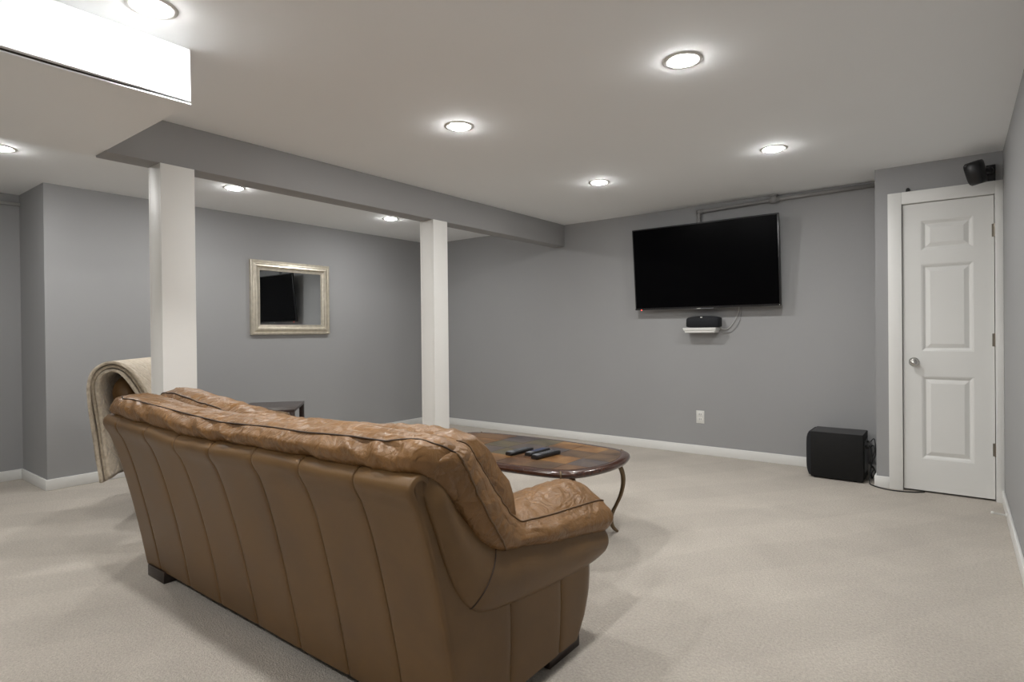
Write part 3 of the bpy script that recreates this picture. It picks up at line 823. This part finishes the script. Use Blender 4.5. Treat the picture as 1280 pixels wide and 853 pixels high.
def make_coffee_table():
    root = empty('coffee_table', CT); tag(root, 'slate tiled coffee table with red brown rim and curved bronze legs', 'coffee table')
    hx, hy, bx, by = 0.600, 0.345, 0.090, 0.055
    prof = [(-0.060, -0.038), (-0.020, -0.038), (-0.006, -0.032), (0.000, -0.020), (-0.004, -0.007), (-0.013, 0.000), (-0.038, 0.001), (-0.060, -0.003)]
    P = []
    for (o, z) in prof:
        P.append([(x, y, CZ + z) for x, y in bowed(hx + o, hy + o, bx, by)])
    top = MB().grid(P, closed_u=True, closed_v=True).build('table_rim', 'table_rim', root, smooth=True)
    inner = [tuple(p) for p in bowed(hx - 0.043, hy - 0.043, bx, by)]
    bed = MB().prism([tuple(p) for p in bowed(hx - 0.038, hy - 0.038, bx, by)], CZ - 0.036, CZ - 0.0045).build('tile_bed', 'grout_and_gap_shade', root)
    rnd = random.Random(3)
    xs = [-0.66, -0.44, -0.235, -0.05, 0.13, 0.30, 0.475, 0.66]
    ys = [-0.40, -0.175, -0.005, 0.165, 0.40]
    pick = {(5, 3): 1, (4, 3): 1, (5, 1): 1, (4, 2): 2, (3, 2): 2, (6, 1): 2, (6, 2): 0, (5, 2): 0, (3, 3): 3, (4, 1): 4, (3, 1): 3, (5, 0): 0, (6, 0): 4, (4, 0): 4, (6, 3): 0, (2, 3): 2, (2, 2): 3, (1, 3): 4}
    for i in range(len(xs) - 1):
        for j in range(len(ys) - 1):
            g = 0.0013
            sh = 0.03 * (rnd.random() - 0.5)
            poly = [(xs[i] + g, ys[j] + g), (xs[i + 1] - g, ys[j] + g), (xs[i + 1] - g, ys[j + 1] - g), (xs[i] + g, ys[j + 1] - g)]
            c = clip_poly(poly, inner)
            if len(c) < 3: continue
            k = pick.get((i, j), rnd.randrange(5))
            MB().prism(c, CZ - 0.006, CZ + 0.0008 + 0.0012 * rnd.random()).build('slate_tile', SLATES[k], root)
    # cabriole legs
    for sx in (1, -1):
        for sy in (1, -1):
            cxy = Vector((sx * (hx - 0.055), sy * (hy - 0.112)))
            out = Vector((sx, sy)).normalized()
            pr_ = [(0.000, 0.425, 0.017), (0.034, 0.385, 0.018), (0.052, 0.335, 0.018), (0.054, 0.28, 0.0165), (0.040, 0.22, 0.0145), (0.012, 0.16, 0.013), (-0.014, 0.11, 0.0145), (-0.020, 0.07, 0.017), (-0.010, 0.035, 0.015), (0.008, 0.014, 0.013), (0.022, 0.007, 0.007)]
            cs = cr_spline(pr_, 28)
            pts = [(cxy.x + out.x * a, cxy.y + out.y * a, max(z, r * 0.9)) for a, z, r in cs]
            leg = MB().tube(pts, [c[2] for c in cs], 10, sy=0.75).build('leg', 'bronze', root, smooth=True)
            # little metal clasp over the rim corner
            rim = bowed(hx, hy, bx, by); cc = Vector(max(rim, key=lambda p: sx * p[0] / hx + sy * p[1] / hy)) - out * 0.004
            MB().tube([(cc.x - out.x * 0.014, cc.y - out.y * 0.014, CZ + 0.000), (cc.x + out.x * 0.002, cc.y + out.y * 0.002, CZ - 0.008), (cc.x + out.x * 0.003, cc.y + out.y * 0.003, CZ - 0.026), (cc.x - out.x * 0.012, cc.y - out.y * 0.012, CZ - 0.041)], 0.005, 8).build('corner_clasp', 'bronze', leg, smooth=True)
make_coffee_table()

def remote(p0, p1, wd, th, label, keys):
    a, b = Vector((*p0, 0)), Vector((*p1, 0)); d = b - a; ln = d.length
    z = CZ + 0.0025
    root = empty('remote_control', (p0[0], p0[1], z), math.atan2(d.y, d.x)); tag(root, label, 'remote control', 'remote controls on the coffee table')
    n = 16; rows = []
    for i in range(n):
        t = i / (n - 1); x = ln * t; e = abs(2 * t - 1)
        w_ = wd / 2 * (0.80 + 0.20 * math.sqrt(max(0, 1 - e ** 8))) * (1 - 0.06 * math.sin(math.pi * t)); h_ = th * (0.85 + 0.15 * math.sqrt(max(0, 1 - e ** 6)))
        rows.append([(x, -w_, h_ * 0.25), (x, -w_ * 0.85, 0.0), (x, w_ * 0.85, 0.0), (x, w_, h_ * 0.25), (x, w_ * 0.98, h_ * 0.75), (x, w_ * 0.82, h_), (x, -w_ * 0.82, h_), (x, -w_ * 0.98, h_ * 0.75)])
    MB().grid(rows, closed_v=True, cap_u=True).build('body', 'blackplastic', root, smooth=False, bevel=0.0)
    MB().box(ln * 0.03, ln * 0.22, -wd * 0.34, wd * 0.34, th * 0.96, th + 0.0012).build('end_plate', 'greyplastic', root)
    for i in range(6):
        for j in range(3):
            x = ln * (0.32 + 0.095 * i); y = (j - 1) * wd * 0.25
            MB().box(x - 0.005, x + 0.005, y - wd * 0.08, y + wd * 0.08, th * 0.96, th + 0.0022).build('button', keys, root)
remote((-2.025, 2.600), (-2.010, 2.800), 0.052, 0.020, 'black remote control on the coffee table, lying apart with its end plate towards the pair', 'greyplastic')
remote((-1.930, 2.655), (-1.925, 2.850), 0.050, 0.018, 'black remote control with blue keys lying between the other two remotes', 'blueplastic')
remote((-1.850, 2.605), (-1.830, 2.815), 0.052, 0.022, 'black remote control with pale end plate, closest to the table end', 'greyplastic')

# ================================================================== MIRROR
def make_mirror():
    y0, y1, z0, z1 = 2.950, 3.840, 1.164, 1.902
    root = empty('wall_mirror', (XL, (y0 + y1) / 2, z0)); tag(root, 'rectangular mirror in a stepped champagne silver frame on grey wall', 'mirror')
    hy = (y1 - y0) / 2; h = z1 - z0; wd = 0.100
    prof = [(0.0, 0.002), (0.0, 0.030), (0.006, 0.036), (0.018, 0.036), (0.024, 0.030), (0.034, 0.033), (0.046, 0.044), (0.058, 0.046), (0.068, 0.038), (0.072, 0.028), (0.088, 0.024), (0.096, 0.024), (wd, 0.016), (wd, 0.008)]
    cor = [(-1, 0), (1, 0), (1, 1), (-1, 1)]
    names = ['frame_bottom', 'frame_side', 'frame_top', 'frame_side']
    for k in range(4):
        a, b = cor[k], cor[(k + 1) % 4]
        rows = []
        for (cy, cz) in (a, b):
            row = []
            for (i, d) in prof:
                y = cy * (hy - i); z = (i if cz == 0 else h - i)
                row.append((d, y, z))
            rows.append(row)
        MB().grid(rows, closed_v=True, cap_u=True).build(names[k], 'frame', root)
    MB().box(0.008, 0.014, -hy + wd - 0.004, hy - wd + 0.004, wd - 0.004, h - wd + 0.004).build('mirror_glass', 'mirror', root)
make_mirror()

# ================================================================== TELEVISION
def make_tv():
    cx, cz = -1.852, 1.757
    root = empty('television', (cx, YB - 0.004, cz)); tag(root, 'large flat black television tilted on the grey wall above small shelf', 'television')
    tilt = math.radians(5.0)
    hw, hh = 0.667, 0.389
    def tr(x, y, z):   # panel coordinates -> root coordinates, tipped forward at the top
        yc = -0.140
        return (x, yc + y * math.cos(tilt) - z * math.sin(tilt), z * math.cos(tilt) + y * math.sin(tilt))
    def tb(b):
        m = MB().box(*b); m.v = [tr(*v) for v in m.v]; return m
    tb((-hw, hw, 0.0, 0.030, -hh, hh)).build('housing', 'blackplastic', root, bevel=0.004)
    tb((-hw + 0.012, hw - 0.012, -0.0015, 0.002, -hh + 0.016, hh - 0.012)).build('screen', 'screen', root)
    m = tb((-hw, hw, -0.004, 0.002, -hh - 0.002, -hh + 0.012)); m.build('lower_bezel', 'blackplastic', root)
    m = tb((-0.07, 0.10, -0.006, 0.0, -hh - 0.007, -hh - 0.001)); m.build('sensor_strip', 'greyplastic', root)
    m = tb((-0.055, -0.02, -0.0065, 0.0, -hh - 0.006, -hh - 0.001)); m.build('logo', 'whiteplastic', root)
    m = tb((-hw + 0.060, -hw + 0.068, -0.006, 0.0, -hh - 0.007, -hh + 0.0005)); m.build('standby_light', 'led', root)
    m = tb((hw - 0.014, hw - 0.008, -0.0046, 0.0, -hh + 0.004, -hh + 0.010)); m.build('sticker', 'whiteplastic', root)
    MB().box(-0.20, 0.20, -0.100, 0.004, -0.15, 0.17).build('wall_mount', 'blackmatte', root)
    tb((-0.42, 0.42, 0.028, 0.048, -0.25, 0.20)).build('rear_housing', 'blackmatte', root, bevel=0.01)
make_tv()

# shelf, centre speaker, cords
def make_shelf():
    root = empty('wall_shelf', (-1.880, YB, 1.142)); tag(root, 'small white moulded wall shelf under the television', 'shelf')
    MB().box(-0.152, 0.152, -0.140, 0, 0.034, 0.046).build('shelf_board', 'trim', root, bevel=0.002)
    P = []
    for (o, z) in [(0.150, 0.0341), (0.148, 0.024), (0.140, 0.018), (0.138, 0.004), (0.134, 0.0), (0.06, 0.0), (0.06, 0.0341)]:
        P.append([(-o, 0, z), (-o, -o * 0.92, z), (o, -o * 0.92, z), (o, 0, z)])
    MB().grid(P, closed_u=True, closed_v=False).add(P[4], [(0, 1, 2, 3)]).build('moulding', 'trim', root)
make_shelf()
def make_center_speaker():
    root = empty('centre_speaker', (-1.852, YB - 0.085, 1.188)); tag(root, 'small black centre speaker sitting on the white wall shelf', 'speaker')
    n = 20; rows = []
    for i in range(n):
        t = i / (n - 1); x = -0.148 + 0.296 * t; e = abs(2 * t - 1)
        k = 1 - 0.16 * e ** 4; zt = 0.108 * (1 - 0.10 * e ** 2 - 0.08 * e ** 10)
        zb = 0.010 * e ** 6
        rows.append([(x, -0.045 * k, zb), (x, 0.045, zb), (x, 0.045, zt), (x, -0.035 * k, zt), (x, -0.055 * k, zt * 0.88), (x, -0.062 * k, zt * 0.5), (x, -0.056 * k, zt * 0.15)])
    MB().grid(rows, closed_v=True, cap_u=True).build('cabinet', 'cloth', root, smooth=True)
    MB().box(-0.012, 0.003, -0.063, -0.050, 0.090, 0.100).build('badge', 'whiteplastic', root)
make_center_speaker()
o = MB().tube(cr_spline([(-1.560, YB - 0.010, 1.420), (-1.562, YB - 0.009, 1.345), (-1.585, YB - 0.010, 1.275), (-1.630, YB - 0.012, 1.205), (-1.672, YB - 0.014, 1.172), (-1.715, YB - 0.02, 1.180), (-1.72, YB - 0.035, 1.21)], 30), 0.0045, 8).build('audio_cable', 'whitecord', smooth=True)
tag(o, 'white cord drooping from behind the television to the shelf speaker', 'cord')
o = MB().tube(cr_spline([(-1.540, YB - 0.007, 1.420), (-1.545, YB - 0.006, 1.300), (-1.570, YB - 0.007, 1.215), (-1.630, YB - 0.008, 1.150), (-1.690, YB - 0.008, 1.140), (-1.727, YB - 0.008, 1.150)], 30), 0.003, 8).build('hanging_cable', 'pipe', smooth=True)
tag(o, 'thin grey cord hanging in a loop beside the white shelf', 'cord')

# outlet
def make_outlet():
    cx, cz = -1.922, 0.350
    root = empty('wall_outlet', (cx, YB, cz)); tag(root, 'white duplex power outlet low on the television wall', 'outlet')
    MB().box(-0.038, 0.038, -0.006, 0, -0.060, 0.060).build('cover_plate', 'whiteplastic', root, bevel=0.003)
    for z in (0.027, -0.020):
        f = MB().box(-0.020, 0.020, -0.0075, -0.005, z - 0.016, z + 0.016).build('socket', 'trim', root, bevel=0.002)
        for x in (-0.008, 0.008): MB().box(x - 0.002, x + 0.002, -0.0079, -0.007, z - 0.008, z + 0.008).build('slot', 'dark', f)
make_outlet()

# conduit pipe along the television wall
def make_pipe():
    root = empty('conduit_pipe', (-1.248, YB, 2.29)); tag(root, 'grey painted conduit pipe running under the ceiling above the television', 'pipe')
    o = Vector((-1.248, YB, 2.29)); r = 0.0165
    P = lambda x, y, z: (x - o.x, y - o.y, z - o.z)
    yy = YB - 0.026
    MB().tube([P(-1.912, yy, 2.05), P(-1.912, yy, 2.235), P(-1.910, yy, 2.258), P(-1.900, yy, 2.268), P(-1.880, yy, 2.270), P(-1.26, yy, 2.286), P(-1.20, yy, 2.288), P(XD - 0.004, yy, 2.296)], r, 14).build('pipe', 'pipe', root, smooth=True)
    MB().tube([P(-1.930, yy, 2.268), P(-1.87, yy, 2.2705)], r + 0.006, 14).build('elbow_collar', 'pipe', root, smooth=True)
    MB().tube([P(-1.252, yy - 0.02, 2.255), P(-1.252, yy - 0.02, H - 0.012)], 0.024, 16).build('hanger', 'pipe', root, smooth=True)
    MB().tube([P(-1.252, yy - 0.02, H - 0.012), P(-1.252, yy - 0.02, H)], 0.030, 16).build('hanger_cap', 'pipe', root, smooth=True)
    MB().tube([P(-1.29, yy, 2.284), P(-1.21, yy, 2.288)], r + 0.007, 14).build('coupling', 'pipe', root, smooth=True)
make_pipe()
o = MB().tube([(XL2 + 0.02, YF + 0.3, 2.249), (XL2 + 0.02, YJ - 0.001, 2.249)], 0.013, 12).build('wall_pipe', 'pipewhite', smooth=True)
tag(o, 'thin white pipe along the top of the set back wall', 'pipe')

# ================================================================== SUBWOOFER, CORDS, DOOR STOP
def make_sub():
    x0, x1, y0, y1, zt = -0.958, -0.566, 5.052, 5.345, 0.362
    o = Vector(((x0 + x1) / 2, (y0 + y1) / 2, 0)); root = empty('subwoofer', o); tag(root, 'black box subwoofer with curved grille on carpet beside closet door', 'subwoofer')
    hx, hy = (x1 - x0) / 2, (y1 - y0) / 2
    MB().box(-hx + 0.035, hx, -hy, hy, 0.012, zt).build('cabinet', 'blackmatte', root, bevel=0.004)
    MB().box(-hx + 0.035, hx - 0.004, -hy + 0.004, hy - 0.004, zt, zt + 0.0015).build('top_panel', 'subtop', root)
    rows = []
    for i in range(17):
        t = i / 16; z = 0.022 + (zt - 0.026) * t; e = abs(2 * t - 1)
        d = 0.036 * (1 - 0.55 * e ** 6)
        rows.append([(-hx + 0.036, -hy + 0.003, z), (-hx + 0.036 - d * 0.75, -hy + 0.006, z), (-hx + 0.036 - d, -hy + 0.03, z), (-hx + 0.036 - d, hy - 0.03, z), (-hx + 0.036 - d * 0.75, hy - 0.006, z), (-hx + 0.036, hy - 0.003, z)])
    MB().grid(rows, closed_v=True, cap_u=True).build('grille', 'cloth', root, smooth=False)
    for sx in (-1, 1):
        for sy in (-1, 1):
            MB().lathe([(0.0, 0.0), (0.016, 0.0), (0.018, 0.013), (0.0, 0.013)], (sx * (hx - 0.06), sy * (hy - 0.05), 0), n=12).build('foot', 'blackplastic', root)
    MB().box(hx, hx + 0.006, -hy + 0.04, hy - 0.04, 0.07, zt - 0.05).build('amplifier_plate', 'blackplastic', root)
    for (y, z) in ((-0.05, 0.27), (0.0, 0.25), (0.04, 0.29)):
        MB().tube([(hx + 0.006, y, z), (hx + 0.022, y, z)], 0.008, 8).build('connector', 'dark', root)
make_sub()
sxr = -0.556
o = MB().tube(cr_spline([(-0.538, 5.167, 0.270), (-0.524, 5.150, 0.255), (-0.518, 5.120, 0.170), (-0.526, 5.105, 0.080), (-0.530, 5.080, 0.012), (-0.500, 5.020, 0.006), (-0.440, 4.972, 0.006), (-0.370, 4.950, 0.006), (-0.300, 4.960, 0.006), (-0.240, 4.985, 0.006), (-0.215, 5.005, 0.006), (-0.190, 5.028, 0.0055)], 60), 0.0042, 8).build('power_cord', 'cord', smooth=True)
tag(o, 'black cord lying on carpet from subwoofer to the closet door sill', 'cord')
o = MB().tube(cr_spline([(-0.538, 5.215, 0.250), (-0.515, 5.200, 0.270), (-0.503, 5.150, 0.230), (-0.532, 5.140, 0.150), (-0.508, 5.180, 0.100), (-0.530, 5.230, 0.050), (-0.530, 5.260, 0.006), (-0.530, 5.330, 0.006)], 50), 0.0038, 8).build('signal_cord', 'cord', smooth=True)
tag(o, 'black signal cord tangled behind the subwoofer', 'cord')
o = MB().tube(cr_spline([(-0.538, 5.255, 0.290), (-0.512, 5.250, 0.310), (-0.502, 5.200, 0.200), (-0.532, 5.180, 0.130), (-0.506, 5.210, 0.080), (-0.510, 5.260, 0.030), (-0.506, 5.310, 0.006)], 50), 0.0036, 8).build('thin_black_cord', 'cord', smooth=True)
tag(o, 'thin black speaker wire crossing beside the closet wall corner', 'cord')

def make_stop():
    root = empty('door_stop', (XR - bt, 4.545, 0.040)); tag(root, 'white spring door stop on the side wall baseboard', 'door stop')
    MB().lathe([(0.0, 0.0), (0.012, 0.0), (0.011, -0.006), (0.0, -0.006)], axis='x', n=14).build('base', 'whiteplastic', root)
    pts = [(-0.006 - 0.055 * i / 90, 0.0055 * math.cos(i * 0.9), 0.0055 * math.sin(i * 0.9) + 0.004 * i / 90) for i in range(91)]
    MB().tube(pts, 0.0014, 5).build('spring', 'whiteplastic', root, smooth=True)
    MB().tube([(-0.059, 0, 0.004), (-0.074, 0, 0.006)], 0.008, 12).build('tip', 'whiteplastic', root, smooth=True)
make_stop()

# ================================================================== WALL SPEAKER over the door
def make_wall_speaker():
    root = empty('wall_speaker', (0.150, YD, 2.19)); tag(root, 'small black satellite speaker on a bracket above the closet door', 'speaker')
    # body: tapered box turned towards the room
    a = math.radians(-24); R = Matrix.Rotation(a, 4, 'Z') @ Matrix.Rotation(math.radians(14), 4, 'X') @ Matrix.Rotation(math.radians(-7), 4, 'Y')
    c = Vector((-0.048, -0.170, -0.018))
    rows = []
    for i in range(13):
        t = i / 12; z = -0.075 + 0.150 * t; e = abs(2 * t - 1)
        w_ = 0.050 - 0.004 * e ** 4 - 0.008 * (1 - t) - 0.006 * e ** 12; f = 0.050 + 0.010 * (1 - e ** 2) - 0.010 * e ** 12
        ring = [(-w_ * 0.82, 0.040, z), (-w_, 0.020, z), (-w_, -f * 0.62, z), (-w_ * 0.86, -f * 0.88, z), (0, -f, z), (w_ * 0.86, -f * 0.88, z), (w_, -f * 0.62, z), (w_, 0.020, z), (w_ * 0.82, 0.040, z)]
        rows.append([tuple(R @ Vector(p) + c) for p in ring])
    MB().grid(rows, closed_v=True, cap_u=True).build('cabinet', 'blackplastic', root, smooth=True)
    m = MB().box(-0.030, -0.018, -0.062, -0.05, 0.058, 0.062); m.v = [tuple(R @ Vector(p) + c) for p in m.v]; m.build('badge', 'greyplastic', root)
    # bracket
    MB().box(0.005, 0.055, -0.012, 0.0, -0.055, 0.055).build('wall_plate', 'blackplastic', root, bevel=0.003)
    MB().tube([(0.030, -0.010, 0.0), (0.030, -0.060, 0.005), (0.010, -0.110, 0.0), (-0.020, -0.140, -0.01)], 0.018, 12).build('bracket_arm', 'blackplastic', root, smooth=True)
    MB().lathe([(0.0, -0.024), (0.016, -0.018), (0.024, 0.0), (0.016, 0.018), (0.0, 0.024)], (0.020, -0.095, 0.002), n=16).build('ball_joint', 'blackplastic', root, smooth=True)
make_wall_speaker()
o = MB().lathe([(0.0, 0.0), (0.012, 0.0), (0.013, 0.010), (0.010, 0.022), (0.004, 0.027), (0.0, 0.027)], (-0.277, YD - 0.008, DZ + 0.090), n=16).build('rubber_bumper', 'cord', smooth=True)
tag(o, 'tiny black knob resting on top of the closet door casing', 'bumper')
